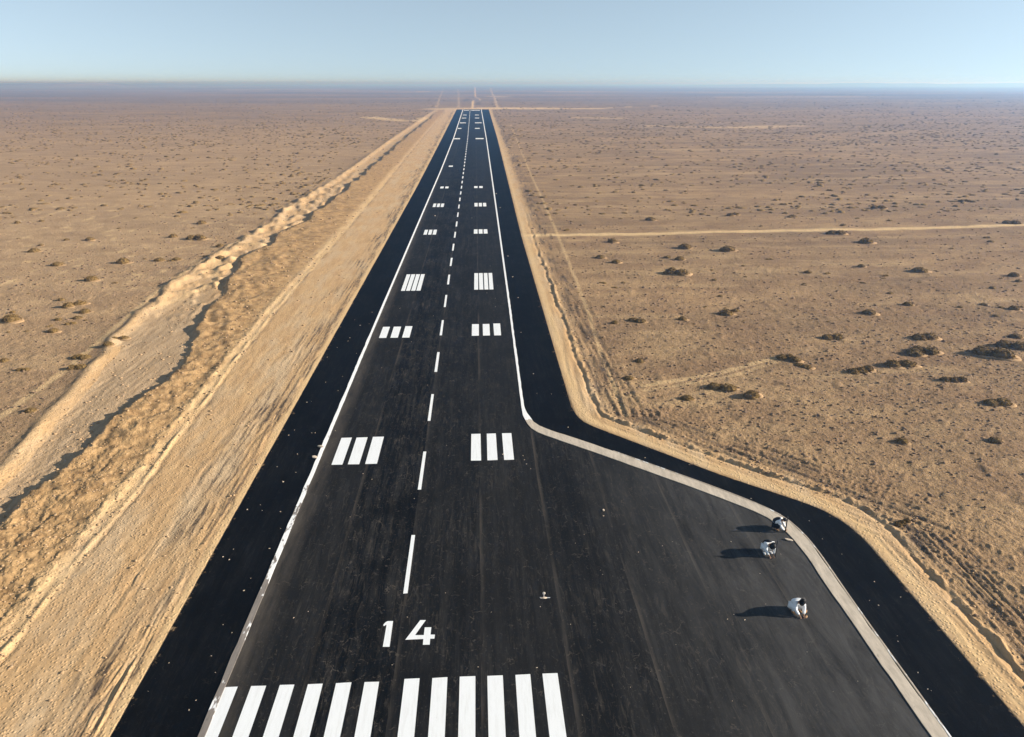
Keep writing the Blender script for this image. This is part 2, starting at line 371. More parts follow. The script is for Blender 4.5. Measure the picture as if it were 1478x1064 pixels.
def asphalt(name, base, light, dusty, streak_amt, bend=False, seams=True):
    m = NT(name); P = m.geo.outputs['Position']
    s1 = m.noise(m.map((2.6, .13, 1)), 1, 9, .72, .35)
    s2 = m.noise(m.map((5, .75, 1)), 1, 8, .78, 1.2)
    blot = m.noise(m.map((.35, .22, 1)), 1, 6, .65)
    grain = m.noise(P, 26, 3, .7)
    c = m.mix(m.ramp(s1, .44, .60, 0, streak_amt), base, light)
    c = m.mix(m.ramp(s2, .52, .66, 0, streak_amt * .8), c, dusty)
    c = m.mix(m.ramp(blot, .40, .56, .7, 0), c, tuple(x * .55 for x in base))
    c = m.mix(m.ramp(grain, .52, .70, 0, .7), c, light)
    # scuffs: short crooked scratches
    wp = m.n('ShaderNodeVectorMath'); m.l(P, wp.inputs[0])
    nz = m.n('ShaderNodeTexNoise'); nz.inputs['Scale'].default_value = 1.6; nz.inputs['Detail'].default_value = 4; m.l(P, nz.inputs['Vector']); m.l(nz.outputs['Color'], wp.inputs[1])
    w = m.vor(m.map((.9, .5, 1), src=wp.outputs[0]), 1.7, 'DISTANCE_TO_EDGE')
    gate = m.ramp(m.noise(P, 1.3, 6, .78, 1.2), .53, .60)
    scr = m.mth('MULTIPLY', m.ramp(w, .004, .030, 1, 0), gate)
    c = m.mix(m.mth('MULTIPLY', scr, .9 * (1 if streak_amt > .6 else .35)), c, tuple(x * 1.3 for x in dusty))
    c = m.mix(m.ramp(m.noise(P, 1.9, 8, .8, 1.5), .58, .74, 0, .7 * (1 if streak_amt > .6 else .3)), c, dusty)
    c = m.mix(m.ramp(m.noise(P, 8, 4, .72), .61, .71, 0, .8 * (1 if streak_amt > .6 else .3)), c, tuple(x * 1.5 for x in dusty))
    if seams:
        sx = m.n('ShaderNodeSeparateXYZ'); m.l(P, sx.inputs[0])
        wobx = m.mth('ADD', sx.outputs[0], m.ramp(m.noise(m.map((.1, .08, 1)), 1, 3), 0, 1, -.12, .12))
        lane = m.mth('FRACT', m.mth('MULTIPLY', m.mth('ADD', wobx, 20.28), 1 / 3.35))
        lid = m.mth('FLOOR', m.mth('MULTIPLY', m.mth('ADD', wobx, 20.28), 1 / 3.35))
        wn = m.n('ShaderNodeTexWhiteNoise', noise_dimensions='1D'); m.l(lid, wn.inputs['W'])
        c = m.mix(m.ramp(wn.outputs['Value'], 0, 1, 0, .5), c, light)
        se = m.mth('MULTIPLY', m.ramp(lane, 0.0, .06, 1, 0), m.ramp(m.noise(m.map((1, .12, 1)), 1, 4, .7), .4, .62))
        c = m.mix(m.mth('MULTIPLY', se, .85), c, dusty)
        # dust blown against the left kerb and across the apron edge
        kd = m.ramp(sx.outputs[0], -9.7, -8.7, .85, 0)
        c = m.mix(m.mth('MULTIPLY', kd, m.ramp(m.noise(m.map((2, .3, 1)), 1, 5, .65), .3, .7, .2, 1)), c, tuple(x * 1.5 for x in dusty))
        ad = m.ramp(sx.outputs[0], 5, 15, 0, 1.0)
        c = m.mix(m.mth('MULTIPLY', ad, m.ramp(m.noise(m.map((1.1, .22, 1), rot=(0, 0, R(-12))), 1, 9, .75, .5), .25, .75)), c, tuple(x * 4.2 for x in light))
    if not seams:
        ed = m.ramp(m.attr('edge'), .80, 1.0)
        en = m.mth('MULTIPLY', m.mth('POWER', ed, 1.5), 1.0)
        sp_ = m.ramp(m.mth('ADD', m.noise(P, 2.2, 8, .8), m.mth('MULTIPLY', en, .12)), .66, .76)
        c = m.mix(m.mth('MULTIPLY', sp_, m.ramp(m.attr('edge'), .55, .8)), c, (.30, .20, .11))
    nb = m.bump(grain, .012, .5)
    return m.done(c, .92, .03, nb)

def simple(name, col, rough=.8, spec=.3, var=.15, scale=6, bump=0, col2=None):
    m = NT(name)
    tc = m.n('ShaderNodeTexCoord').outputs['Object']
    f = m.noise(tc, scale, 5, .65)
    c = m.mix(m.ramp(f, .3, .7), tuple(x * (1 - var) for x in col), col2 or tuple(min(1, x * (1 + var)) for x in col))
    return m.done(c, rough, spec, m.bump(f, bump) if bump else None)

def mat_paint():
    m = NT('white_paint'); P = m.geo.outputs['Position']
    f = m.noise(m.map((7, .8, 1)), 1, 8, .75)
    g = m.noise(P, 26, 4, .75)
    c = m.mix(m.ramp(f, .48, .70, 0, .55), (.76, .77, .77), (.60, .60, .58))
    c = m.mix(m.ramp(g, .62, .76, 0, .65), c, (.33, .32, .31))
    return m.done(c, .75, .2, m.bump(g, .004, .5))

def mat_kerb(name, grey, white_near):
    """concrete strip with broken white paint"""
    m = NT(name); P = m.geo.outputs['Position']
    f = m.noise(m.map((4, .8, 1)), 1, 6, .7)
    c = m.mix(m.ramp(f, .3, .7), tuple(x * .72 for x in grey), tuple(x * 1.2 for x in grey))
    sx = m.n('ShaderNodeSeparateXYZ'); m.l(P, sx.inputs[0])
    brk = m.noise(m.map((1.2, .42, 1)), 1, 4, .75)
    th = m.mth('ADD', brk, m.ramp(sx.outputs[1], white_near[0], white_near[1], white_near[2], .6))
    w = m.ramp(th, .52, .56)
    c = m.mix(w, c, (.78, .78, .77))
    d = m.ramp(m.noise(m.map((7, 1.5, 1)), 1, 4, .7), .6, .72, 0, .7)
    c = m.mix(d, c, tuple(x * .4 for x in grey))
    return m.done(c, .85, .2, m.bump(f, .01, .6))

def mat_shrub():
    m = NT('dry_shrub'); P = m.geo.outputs['Position']
    oi = m.n('ShaderNodeObjectInfo').outputs['Random']
    f = m.noise(P, 3.5, 5, .7)
    c = m.mix(m.ramp(f, .3, .7), (.095, .060, .022), (.250, .162, .068))
    c = m.mix(m.mth('MULTIPLY', oi, .35), c, (.24, .15, .055))
    return m.done(c, .95, .05)

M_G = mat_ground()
M_RUN = asphalt('runway_asphalt', (.0040, .0042, .0047), (.0225, .0213, .0200), (.075, .063, .051), 1.0)
M_SHO = asphalt('shoulder_asphalt', (.0032, .0034, .0039), (.0100, .0100, .0103), (.028, .025, .022), .58, seams=False)
M_WHT = mat_paint()
M_KL = mat_kerb('kerb_concrete_painted', (.22, .19, .165), (23, 64, -.07))
M_KR = mat_kerb('kerb_concrete_bare', (.50, .425, .335), (42.4, 44.2, -.16))
M_SHR = mat_shrub()
M_SAND = simple('mound_sand', (.37, .235, .122), .95, .1, .2, 5, .02)
M_CLOD = simple('soil_clod', (.20, .132, .082), .95, .1, .35, 9)
M_STONE = simple('pale_stone', (.62, .50, .38), .85, .2, .3, 14, .01)

# ------------------------------------------------------------------ ground: one sheet to the horizon
rows = [-60., -30., -10., 0., 6., 10., 12.]
y = 13.0
while y < 42000:
    rows.append(y)
    y += min(max(.82 * (y * y + H * H) / (H * 710), .03), .06 * y)
rows = np.array(rows)
core = np.arange(-.80, .901, .00150)
ext = []
e = .0018; tcur = .90
while tcur < 7: tcur += e; e *= 1.22; ext.append(tcur)
ext = np.array(ext)
T = np.concatenate([(-.80 - (ext - .90))[::-1], core, ext])
Zs = np.maximum(rows, 8) * math.cos(PITCH) + H * math.sin(PITCH)
GX = Zs[:, None] * T[None, :]
GY = np.repeat(rows[:, None], len(T), 1)
nr, nc = GX.shape
spx = np.repeat((Zs * .0015)[:, None], nc, 1); spy = np.gradient(rows)[:, None].repeat(nc, 1)
SP = np.maximum(spx * 1.1, np.minimum(spy, 1e9) * .55)
print('ground verts', nr * nc)
Zg = np.zeros((nr, nc)); A = [np.zeros((nr, nc), np.float32) for _ in range(5)]
B = 40
for i in range(0, nr, B):
    sl = slice(i, min(nr, i + B))
    r_ = terrain(GX[sl], GY[sl], SP[sl])
    Zg[sl] = r_[0]
    for k in range(5): A[k][sl] = r_[k + 1]
V = np.stack([GX, GY, Zg], -1).reshape(-1, 3)
idx = np.arange(nr * nc).reshape(nr, nc)
Fq = np.stack([idx[:-1, :-1], idx[:-1, 1:], idx[1:, 1:], idx[1:, :-1]], -1).reshape(-1, 4)
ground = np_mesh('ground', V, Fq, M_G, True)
for nm, a in zip(('sand', 'berm', 'pale', 'dark', 'grey'), A):
    at_ = ground.data.attributes.new(nm, 'FLOAT', 'POINT'); at_.data.foreach_set('value', a.ravel().astype(np.float32))
tag(ground, 'tan desert ground with sandy verges, an earth bank and scattered stones', 'ground', kind='structure')

# far low hills ---------------------------------------------------------------
M_HILL = simple('hill_soil', (.24, .18, .135), .95, .05, .25, .004)
def hills(name, x0, x1, Y, hmax, seed, label):
    n = 160; vs = []; fs = []
    xs = np.linspace(x0, x1, n)
    u = np.linspace(0, 1, n)
    env = np.clip(np.minimum(u / .25, (1 - u) / .2), 0, 1)
    h = hmax * env * (.62 + .38 * perlin(xs / 420, xs * 0, seed) + .12 * perlin(xs / 90, xs * 0, seed + 1))
    prof = [(-500, -.05), (-250, .45), (-120, .9), (0, 1.0), (400, .95), (900, -.05)]
    for i in range(n):
        for dy, k in prof:
            vs.append((xs[i], Y + dy + 60 * float(perlin(xs[i] / 300, dy / 300, seed + 2)), min(29.8, max(-3, h[i] * k)) if k > 0 else -3))
    p = len(prof)
    for i in range(n - 1):
        for j in range(p - 1):
            a = i * p + j; fs.append((a, a + p, a + p + 1, a + 1))
    o = mesh_obj(name, vs, fs, M_HILL, smooth=True)
    return tag(o, label, 'hills', kind='structure')
hills('hills', -6500, -900, 5200, 29, 80, 'long low blue ridge on the horizon left of the runway')
hills('hills', -2900, -1750, 4000, 29.5, 84, 'low dark mesa on the far left horizon')
hills('hills', 1500, 5600, 5600, 26, 88, 'faint low rise on the right horizon')

# ------------------------------------------------------------------ pavement
def slab(name, poly_l, poly_r, z, th, mat, parent=None, edge=None):
    """strip between two polylines with the same number of points, with a skirt"""
    n = len(poly_l); vs = []; fs = []
    for a, b in zip(poly_l, poly_r): vs += [(a[0], a[1], z), (b[0], b[1], z), (a[0], a[1], z - th), (b[0], b[1], z - th)]
    for i in range(n - 1):
        k = i * 4; q = k + 4
        fs += [(k, k + 1, q + 1, q), (k, q, q + 2, k + 2), (k + 1, k + 3, q + 3, q + 1)]
    fs += [(0, 2, 3, 1), (4 * n - 4, 4 * n - 3, 4 * n - 1, 4 * n - 2)]
    o = mesh_obj(name, vs, fs, mat, parent)
    if edge is not None:
        a = o.data.attributes.new('edge', 'FLOAT', 'POINT'); a.data.foreach_set('value', np.array([[edge[0], edge[1]] * 2] * n, np.float32).ravel())
    return o
def resample(P, n):
    P = np.array(P, float); s = np.concatenate([[0], np.cumsum(np.hypot(*np.diff(P, axis=0).T))])
    u = np.linspace(0, s[-1], n); return np.stack([np.interp(u, s, P[:, 0]), np.interp(u, s, P[:, 1])], 1)

ys = np.concatenate([np.arange(Y0, 44.0, 2.0), np.arange(44.6, 120, 6), np.linspace(122, Y1, 60)])
kin_s = [tuple(p) for p in smooth_poly(K_IN, 2)]; kout_s = [tuple(p) for p in smooth_poly(K_OUT, 2)]
# runway + apron: a polygon swept in Y stations; right boundary follows the kerb
def kerb_x(Y, P):             # P ordered by rising Y
    return np.interp(Y, [p[1] for p in P], [p[0] for p in P])
ysr = np.unique(np.concatenate([ys, np.linspace(24, 44.5, 60)]))
rl = [(float(xl_ln(v)), v) for v in ysr]
rr = [(float(kerb_x(v, kin_s)) + .05 if v < 43.5 else float(xr_ln(v)), v) for v in ysr]
runway = slab('runway', rl, rr, 0.0, .05, M_RUN)
tag(runway, 'black asphalt runway with white markings running to the horizon', 'runway', kind='structure')
ysh = np.unique(np.concatenate([ysr, np.arange(14, 75, .22)]))
rag = lambda v: .022 * float(perlin(np.array([v / 1.3]), np.array([.5]), 91)[0]) + .012 * float(perlin(np.array([v / .4]), np.array([2.5]), 92)[0]) * (v < 75)
lsh = slab('asphalt_shoulder', [(float(xl_sh(v)) + rag(v), v) for v in ysh], [(float(xl_ln(v)) - .01, v) for v in ysh], -.004, .06, M_SHO, None, (1, 0))
tag(lsh, 'darker black asphalt shoulder along the left of the runway', 'shoulder', kind='structure')
# right shoulder follows the kerb round the apron
far_y = np.concatenate([np.arange(45, 75, .4), np.linspace(75.5, Y1, 80)])
so = resample(smooth_poly(SH_R[:12], 2), 420); si = resample(smooth_poly(K_OUT, 2), 420)
so = [(p[0] + rag(p[1] + p[0]) * .8, p[1] + rag(p[0] * 1.3 + 40) * .5) for p in so] + [(float(xr_shf(v)), v) for v in far_y[1:]]
si = [(p[0] - .04, p[1]) for p in si] + [(float(xr_ln(v)) + .01, v) for v in far_y[1:]]
rsh = slab('asphalt_shoulder', si, so, -.004, .06, M_SHO, None, (0, 1))
tag(rsh, 'darker black asphalt shoulder on the right, bending round the apron', 'shoulder', kind='structure')
# stub of the far taxiway
stub = slab('taxiway', [(9, 640.), (36, 643.)], [(9, 650.), (36, 648.)], -.006, .05, M_SHO)
tag(stub, 'short dark taxiway stub leaving the far right end of the runway', 'taxiway', kind='structure')

# kerbs
yk = np.concatenate([np.arange(-5, 60, .7), np.linspace(61, Y1, 120)])
lw = lambda v: float(np.interp(v, [0, 60, 200, 650], [.115, .095, .14, .27]))
jj = lambda v, s: .035 * float(perlin(np.array([v / .9]), np.array([s]), 90)[0]) * (1 if v < 80 else 0)
kl = slab('kerb', [(float(xl_ln(v)) - lw(v) * (1.25 if v < 80 else 1) + jj(v, .3), v) for v in yk], [(float(xl_ln(v)) + lw(v) + jj(v, 7.3) * .6, v) for v in yk], .025, .05, M_KL)
tag(kl, 'narrow pale edge strip with broken white paint along the left of the runway', 'kerb', kind='structure')
ki = resample(kin_s, 130); ko = resample(kout_s, 130)
kfar = np.concatenate([np.arange(45.2, 80, .8), np.linspace(81, Y1, 110)])
kil = [(p[0] + .02 * random.uniform(-1, 1), p[1]) for p in ki] + [(float(xr_ln(v)) - lw(v) + jj(v, 3.3) * .5, v) for v in kfar]
kor = [(p[0] + .03 * random.uniform(-1, 1), p[1]) for p in ko] + [(float(xr_ln(v)) + lw(v) + jj(v, 9.3), v) for v in kfar]
kr = slab('kerb', kil, kor, .03, .055, M_KR)
tag(kr, 'pale concrete edge strip that turns from the runway round the apron', 'kerb', kind='structure')
# thin raised white lip outside the bare kerb
lip = [(p[0], p[1]) for p in resample(kout_s[:], 130)][20:118]
M_LIP = mat_kerb('kerb_lip_paint', (.42, .35, .28), (5, 600, -.03))
seg = slab('painted_lip', [(p[0] + .035, p[1]) for p in lip], [(p[0] + .10, p[1] + .02) for p in lip], .037, .04, M_LIP, kr)

# ------------------------------------------------------------------ markings (parts of the runway)
def quad(name, x0, x1, y0, y1, xc=0, z=.0045):
    j = .012
    r = lambda: random.uniform(-j, j)
    return mesh_obj(name, [(x0 + r(), y0 + r(), z), (x1 + r(), y0 + r(), z), (x1 + r(), y1 + r(), z), (x0 + r(), y1 + r(), z)], [(0, 1, 2, 3)], M_WHT, runway)
for k in range(6):
    quad('threshold_stripe', -9.88 + 1.055 * k + .02, -9.30 + 1.055 * k, 13.5, 20.72)
    quad('threshold_stripe', -3.10 + 1.055 * k, -2.52 + 1.055 * k, 13.5, 20.80)
yd = 17.0 + 8.69; k = 0
while yd < 640:
    w = float(np.interp(yd, [0, 60, 200, 640], [.09, .10, .14, .24])); c = float(x_cl(yd + 2))
    quad('centreline_dash', c - w, c + w, yd, yd + 4.4); yd += 8.69
def bars(name, spec):
    for x0, x1, y0, y1 in spec: quad(name, x0, x1, y0, y1)
bars('touchdown_bar', [(-8.92, -8.27, 37.4, 40.85), (-7.97, -7.28, 37.4, 40.85), (-6.95, -6.25, 37.4, 40.9), (-.66, -.06, 37.5, 41.0), (.33, .93, 37.5, 41.0), (1.32, 1.92, 37.5, 41.0)])
bars('touchdown_bar', [(-8.95, -8.30, 60.0, 63.1), (-7.95, -7.28, 60.0, 63.1), (-6.9, -6.25, 60.0, 63.2), (-.72, -.08, 60.2, 63.5), (.28, .92, 60.2, 63.5), (1.28, 1.92, 60.2, 63.6)])
bars('touchdown_bar', [(-8.5 + i * .56, -8.5 + i * .56 + .44, 75.4, 82.6) for i in range(4)] + [(-.52 + i * .56, -.52 + i * .56 + .44, 75.5, 82.8) for i in range(4)])
bars('touchdown_bar', [(-8.15 + i * .68, -8.15 + i * .68 + .5, 106.3, 110.1) for i in range(3)] + [(-.62 + i * .75, -.62 + i * .75 + .57, 106.7, 110.1) for i in range(3)])
bars('touchdown_bar', [(-8.2 + i * .73, -8.2 + i * .73 + .52, 131.8, 135.8) for i in range(3)] + [(-.55 + i * .8, -.55 + i * .8 + .58, 132.1, 136.2) for i in range(3)])
bars('touchdown_bar', [(-7.95, -7.25, 156.6, 159.5), (-6.9, -6.2, 156.6, 159.5), (-.65, .1, 156.8, 159.8), (.45, 1.2, 156.8, 159.8)])
for Yb, wl, xr0, wr in ((301, (-9.0, -6.6), -.3, 3.0), (371, (-9.1, -7.3), -.6, 1.8), (424, (-9.2, -5.8), -.6, 3.2), (483, (-9.1, -6.2), -.6, 2.2), (530, (-9.0, -6.5), -.7, 2.2), (622, (-9.8, -5.6), -3.9, 3.4)):
    quad('touchdown_bar', wl[0], wl[1], Yb, Yb + Yb * .018); quad('touchdown_bar', xr0, wr, Yb, Yb + Yb * .018)
quad('touchdown_bar', -7.6, -6.5, 199, 202)
def zoom_pts(L, ox=540, oy=880, s=14.78): return [at(ox + a / s, oy + b / s) for a, b in L]
one = zoom_pts([(185, 795), (330, 795), (368, 515), (405, 245), (290, 247), (248, 268), (215, 300), (195, 332), (207, 355), (235, 338), (265, 325), (230, 540)])
four = zoom_pts([(665, 645), (830, 428), (985, 225), (1105, 225), (985, 388), (875, 545), (1060, 545), (1080, 380), (1220, 378), (1203, 535), (1298, 535), (1285, 620), (1196, 622), (1185, 750), (1040, 752), (1050, 628)])
for g in (one, four): mesh_obj('runway_number', [(a, b, .0045) for a, b in g], [tuple(range(len(g)))], M_WHT, runway)

# ------------------------------------------------------------------ loose stones on the tarmac
def ico(sub):
    bm = bmesh.new(); bmesh.ops.create_icosphere(bm, subdivisions=sub, radius=1)
    v = np.array([x.co[:] for x in bm.verts]); f = np.array([[q.index for q in x.verts] for x in bm.faces]); bm.free()
    return v, f
I1, I1f = ico(1); I2, I2f = ico(2); I3, I3f = ico(3)
def rock_mesh(name, seed, mat, flat=.6):
    r = np.random.default_rng(seed); v = I2.copy()
    off = r.normal(size=(7, 3)); off /= np.linalg.norm(off, axis=1)[:, None]
    for o_ in off:                                          # chop facets
        dd = v @ o_; lim = r.uniform(.5, .85); v = v - np.clip(dd - lim, 0, 9)[:, None] * o_
    v *= np.array([1, r.uniform(.6, .9), flat]); v[:, 2] -= v[:, 2].min()
    me = bpy.data.meshes.new(name); me.from_pydata(v.tolist(), [], I2f.tolist()); me.materials.append(mat); me.update()
    return me
rocks = [rock_mesh('stone', s, M_STONE) for s in range(6)]
def place_stone(x, y, size, long=1.0, z=.0, label=None, group=None):
    o = bpy.data.objects.new('stone', rocks[random.randrange(6)]); COL.objects.link(o)
    o.location = (x, y, z); o.rotation_euler = (0, 0, random.uniform(0, 6.28)); o.scale = (size * long, size, size * .8)
    return tag(o, label, 'stone', group)
pts_l = [(357, 736), (376, 729), (405, 739), (389, 792), (405, 763), (337, 793), (322, 804), (331, 808), (352, 853), (322, 902), (244, 957), (214, 998), (283, 1011), (273, 1025), (305, 947),
         (311, 971), (362, 835), (400, 674), (408, 695), (425, 621), (443, 581), (450, 625), (455, 625), (427, 682), (409, 696), (470, 552), (505, 488), (520, 470)]
pts_run = [(484, 622), (524, 684), (537, 692), (588, 891), (445, 883), (424, 892), (566, 960), (775, 964), (690, 963), (726, 656), (755, 658), (766, 677), (757, 664), (617, 556), (628, 312), (681, 315), (598, 720), (760, 670), (690, 640)]
pts_ap = [(1055, 782), (780, 876), (1050, 894), (871, 745), (1127, 800), (1105, 872), (1075, 895)]
pts_rs = [(931, 661), (1084, 720), (995, 671), (1168, 752), (1187, 778), (1255, 867), (1268, 874), (1300, 862), (1295, 918), (1296, 926), (1325, 971), (1339, 995), (1344, 997), (775, 568), (796, 569), (820, 617),
          (770, 540), (752, 480), (748, 430), (740, 400), (733, 370), (722, 300), (716, 280), (1215, 800), (1262, 840), (1120, 700)]
for pts, lab, grp in ((pts_l, 'small pale stone chip lying on the black shoulder left of the runway', 'stone chips on the left shoulder'),
                      (pts_run, 'small pale stone chip lying on the marked runway asphalt', 'stone chips on the runway'),
                      (pts_ap, 'small pale stone chip lying on the grey apron', 'stone chips on the apron'),
                      (pts_rs, 'small pale stone chip lying on the black shoulder right of the apron and runway', 'stone chips on the right shoulder')):
    for px, py in pts:
        x, y = at(px, py); s = random.uniform(.45, 1.15) * mpp(y)
        place_stone(x, y, s, random.uniform(1, 1.7), .0, lab, grp)
for k in range(14):
    y = random.uniform(16, 70); x = float(xl_sh(y)) + random.uniform(.2, 2.9)
    place_stone(x, y, random.uniform(.35, .8) * mpp(y), random.uniform(1, 2), 0, 'small pale stone chip lying on the black shoulder left of the runway', 'stone chips on the left shoulder')
for k in range(18):
    y = random.uniform(18, 90); x = random.uniform(-9, 2.5)
    place_stone(x, y, random.uniform(.3, .6) * mpp(y), random.uniform(1, 2), 0, 'small pale stone chip lying on the marked runway asphalt', 'stone chips on the runway')
for k in range(22):
    y = random.uniform(17, 30); x = random.uniform(3.4, 14.8)
    place_stone(x, y, random.uniform(.3, .6) * mpp(y), random.uniform(1, 2), 0, 'small pale stone chip lying on the grey apron', 'stone chips on the apron')
x, y = at(871, 737); place_stone(x, y, .085, 1.1, 0, 'round tan stone alone in the middle of the apron, casting a short shadow', None)
x, y = at(1138, 780); o = place_stone(x, y, .09, 2.6, 0, 'long white stone flake on the apron beside the bend of the kerb', None); o.rotation_euler[2] = R(-25)
x, y = at(454, 661); place_stone(x, y, .15, 1.3, 0, 'large white chunk against the left edge strip near the three bars', None)
x, y = at(463, 646); place_stone(x, y, .14, 1.8, .02, 'jagged white chunk on the left edge strip just beyond the large white chunk', None)

# broken little fixture standing on the apron ---------------------------------
M_PLATE = simple('pale_plate', (.70, .62, .52), .7, .3, .2, 10)
M_STRIP = simple('grey_strip', (.42, .42, .44), .6, .4, .2, 10)
fx, fy = at(785, 862)
fix = empty('broken_marker', (fx, fy, 0)); fix.scale = (.8, .8, .8)
tag(fix, 'small pale broken marker on a short stem with flat stones and strips at its foot', 'marker')
def lathe(name, prof, mat, parent, n=10, loc=(0, 0, 0)):
    vs = []; fs = []
    for r_, z_ in prof:
        for k in range(n): vs.append((loc[0] + r_ * math.cos(2 * math.pi * k / n), loc[1] + r_ * math.sin(2 * math.pi * k / n), loc[2] + z_))
    for i in range(len(prof) - 1):
        for k in range(n): fs.append((i * n + k, i * n + (k + 1) % n, (i + 1) * n + (k + 1) % n, (i + 1) * n + k))
    fs.append(tuple(range(n))[::-1]); fs.append(tuple((len(prof) - 1) * n + k for k in range(n)))
    return mesh_obj(name, vs, fs, mat, parent, True)
lathe('stem', [(.028, 0), (.022, .10), (.024, .19)], M_STRIP, fix)
hd = bpy.data.objects.new('head', rocks[2].copy()); COL.objects.link(hd); hd.parent = fix; hd.scale = (.085, .06, .16); hd.location = (0, 0, .17); hd.data.materials[0] = M_PLATE
for dx, s in ((-.12, .07), (.03, .11)):
    b_ = bpy.data.objects.new('foot_stone', rocks[4]); COL.objects.link(b_); b_.parent = fix; b_.scale = (s * 1.3, s, s * .7); b_.location = (dx, -.10, 0)
for x0, x1, yy, ww in ((.08, .34, -.07, .03), (-.22, -.12, -.04, .025)):
    mesh_obj('strip', [(x0, yy - ww, .01), (x1, yy - ww * .4, .01), (x1, yy + ww * .4, .03), (x0, yy + ww, .03), (x0, yy - ww, .0), (x1, yy - ww * .4, .0), (x1, yy + ww * .4, .0), (x0, yy + ww, .0)],
             [(0, 1, 2, 3), (4, 7, 6, 5), (0, 4, 5, 1), (1, 5, 6, 2), (2, 6, 7, 3), (3, 7, 4, 0)], M_STRIP, fix)

# ------------------------------------------------------------------ dry shrubs
def shrub_geo(seed, lobes, nblade, blade):
    """(foliage verts, faces), (mound verts, faces) for a unit wide shrub"""
    r = np.random.default_rng(seed); fv = []; ff = []; mv = []; mf = []
    def add(v, f, tv, tf):
        base = sum(len(a) for a in tv); tv.append(v); tf.append(f + base)
    spots = []
    for k in range(lobes):
        if lobes == 1: spots.append((0, 0, .42, .36))
        else:
            u = (k + .5) / lobes - .5
            spots.append((u * .8 + r.uniform(-.05, .05), r.uniform(-.14, .14), r.uniform(.8, 1.1) * .52 / lobes ** .75, r.uniform(.8, 1.1) * .34 / lobes ** .45))
    for cx, cy, rad, hh in spots:
        v = I3.copy(); n = v.copy()
        bumpy = 1 + .16 * perlin(n[:, 0] * 2.2 + cx * 9, n[:, 1] * 2.2 + n[:, 2] * 1.7, seed) + .12 * perlin(n[:, 0] * 5.5, n[:, 1] * 5.5 + n[:, 2] * 4, seed + 3)
        v = v * bumpy[:, None] * np.array([rad, rad * .9, hh]) * .90
        v[:, 2] = np.maximum(v[:, 2], -.03); v += (cx, cy, 0); add(v, I3f, fv, ff)
        nb = int(nblade / lobes)
        th = r.uniform(0, 2 * np.pi, nb); cz = r.uniform(.02, 1, nb); sr = np.sqrt(1 - cz ** 2)
        d = np.stack([sr * np.cos(th), sr * np.sin(th), cz], 1)
        p = d * np.array([rad, rad * .9, hh]) * r.uniform(.78, 1.0, nb)[:, None] * (1 + .16 * perlin(d[:, 0] * 2.2 + cx * 9, d[:, 1] * 2.2 + d[:, 2] * 1.7, seed))[:, None]
        p += (cx, cy, 0)
        dirn = d + r.normal(size=(nb, 3)) * .45; dirn /= np.linalg.norm(dirn, axis=1)[:, None]
        side = np.cross(dirn, r.normal(size=(nb, 3))); side /= np.linalg.norm(side, axis=1)[:, None]
        L = blade * r.uniform(.6, 1.5, nb)[:, None]; W = L * .35
        q = np.stack([p - side * W, p + side * W, p + dirn * L], 1).reshape(-1, 3)
        add(q, np.arange(nb * 3).reshape(-1, 3), fv, ff)
        v = I2.copy(); v = v * (1 + .15 * perlin(v[:, 0] * 2, v[:, 1] * 2, seed + 5))[:, None] * np.array([rad * 1.22, rad * 1.08, hh * .2]); v[:, 2] = np.maximum(v[:, 2], -.05)
        v += (cx + rad * .30, cy - rad * .04, 0); add(v, I2f, mv, mf)
    return (np.concatenate(fv), np.concatenate(ff)), (np.concatenate(mv), np.concatenate(mf))
def me_from(name, v, f, mat, smooth=False):
    me = bpy.data.meshes.new(name); me.from_pydata(v.tolist(), [], f.tolist()); me.materials.append(mat); me.update()
    if smooth: me.polygons.foreach_set('use_smooth', [True] * len(me.polygons))
    return me
BIGP = {}
for lobes, seeds in ((1, (101, 102, 103)), (2, (111, 112, 113)), (3, (121, 122))):
    BIGP[lobes] = []
    for s in seeds:
        (v, f), (v2, f2) = shrub_geo(s, lobes, 1300, .035)
        BIGP[lobes].append((me_from('foliage', v, f, M_SHR), me_from('sand_mound', v2, f2, M_SAND, True)))
def big_shrub(px, py, wpx, lobes, label, group=None, rz=None, hsc=1.0):
    x, y = at(px, py); w = wpx * mpp(y) * .88
    z = hz(x, y)
    o = empty('dry_shrub', (x, y, z - .03), random.uniform(-.5, .5) if lobes > 1 else random.uniform(0, 6.28))
    if rz is not None: o.rotation_euler[2] = rz
    o.scale = (w, w, w * hsc * random.uniform(.68, .95))
    a, b = random.choice(BIGP[lobes])
    for nm, me in (('foliage', a), ('sand_mound', b)):
        c = bpy.data.objects.new(nm, me); COL.objects.link(c); c.parent = o
    if lobes == 1:                                   # keep the wind-drift side of the mound towards +x
        o.rotation_euler[2] = random.uniform(-.6, .6)
    return tag(o, label, 'shrub', group)
GR = 'dry shrubs on the plain right of the runway'; GL = 'dry shrubs on the plain left of the runway'
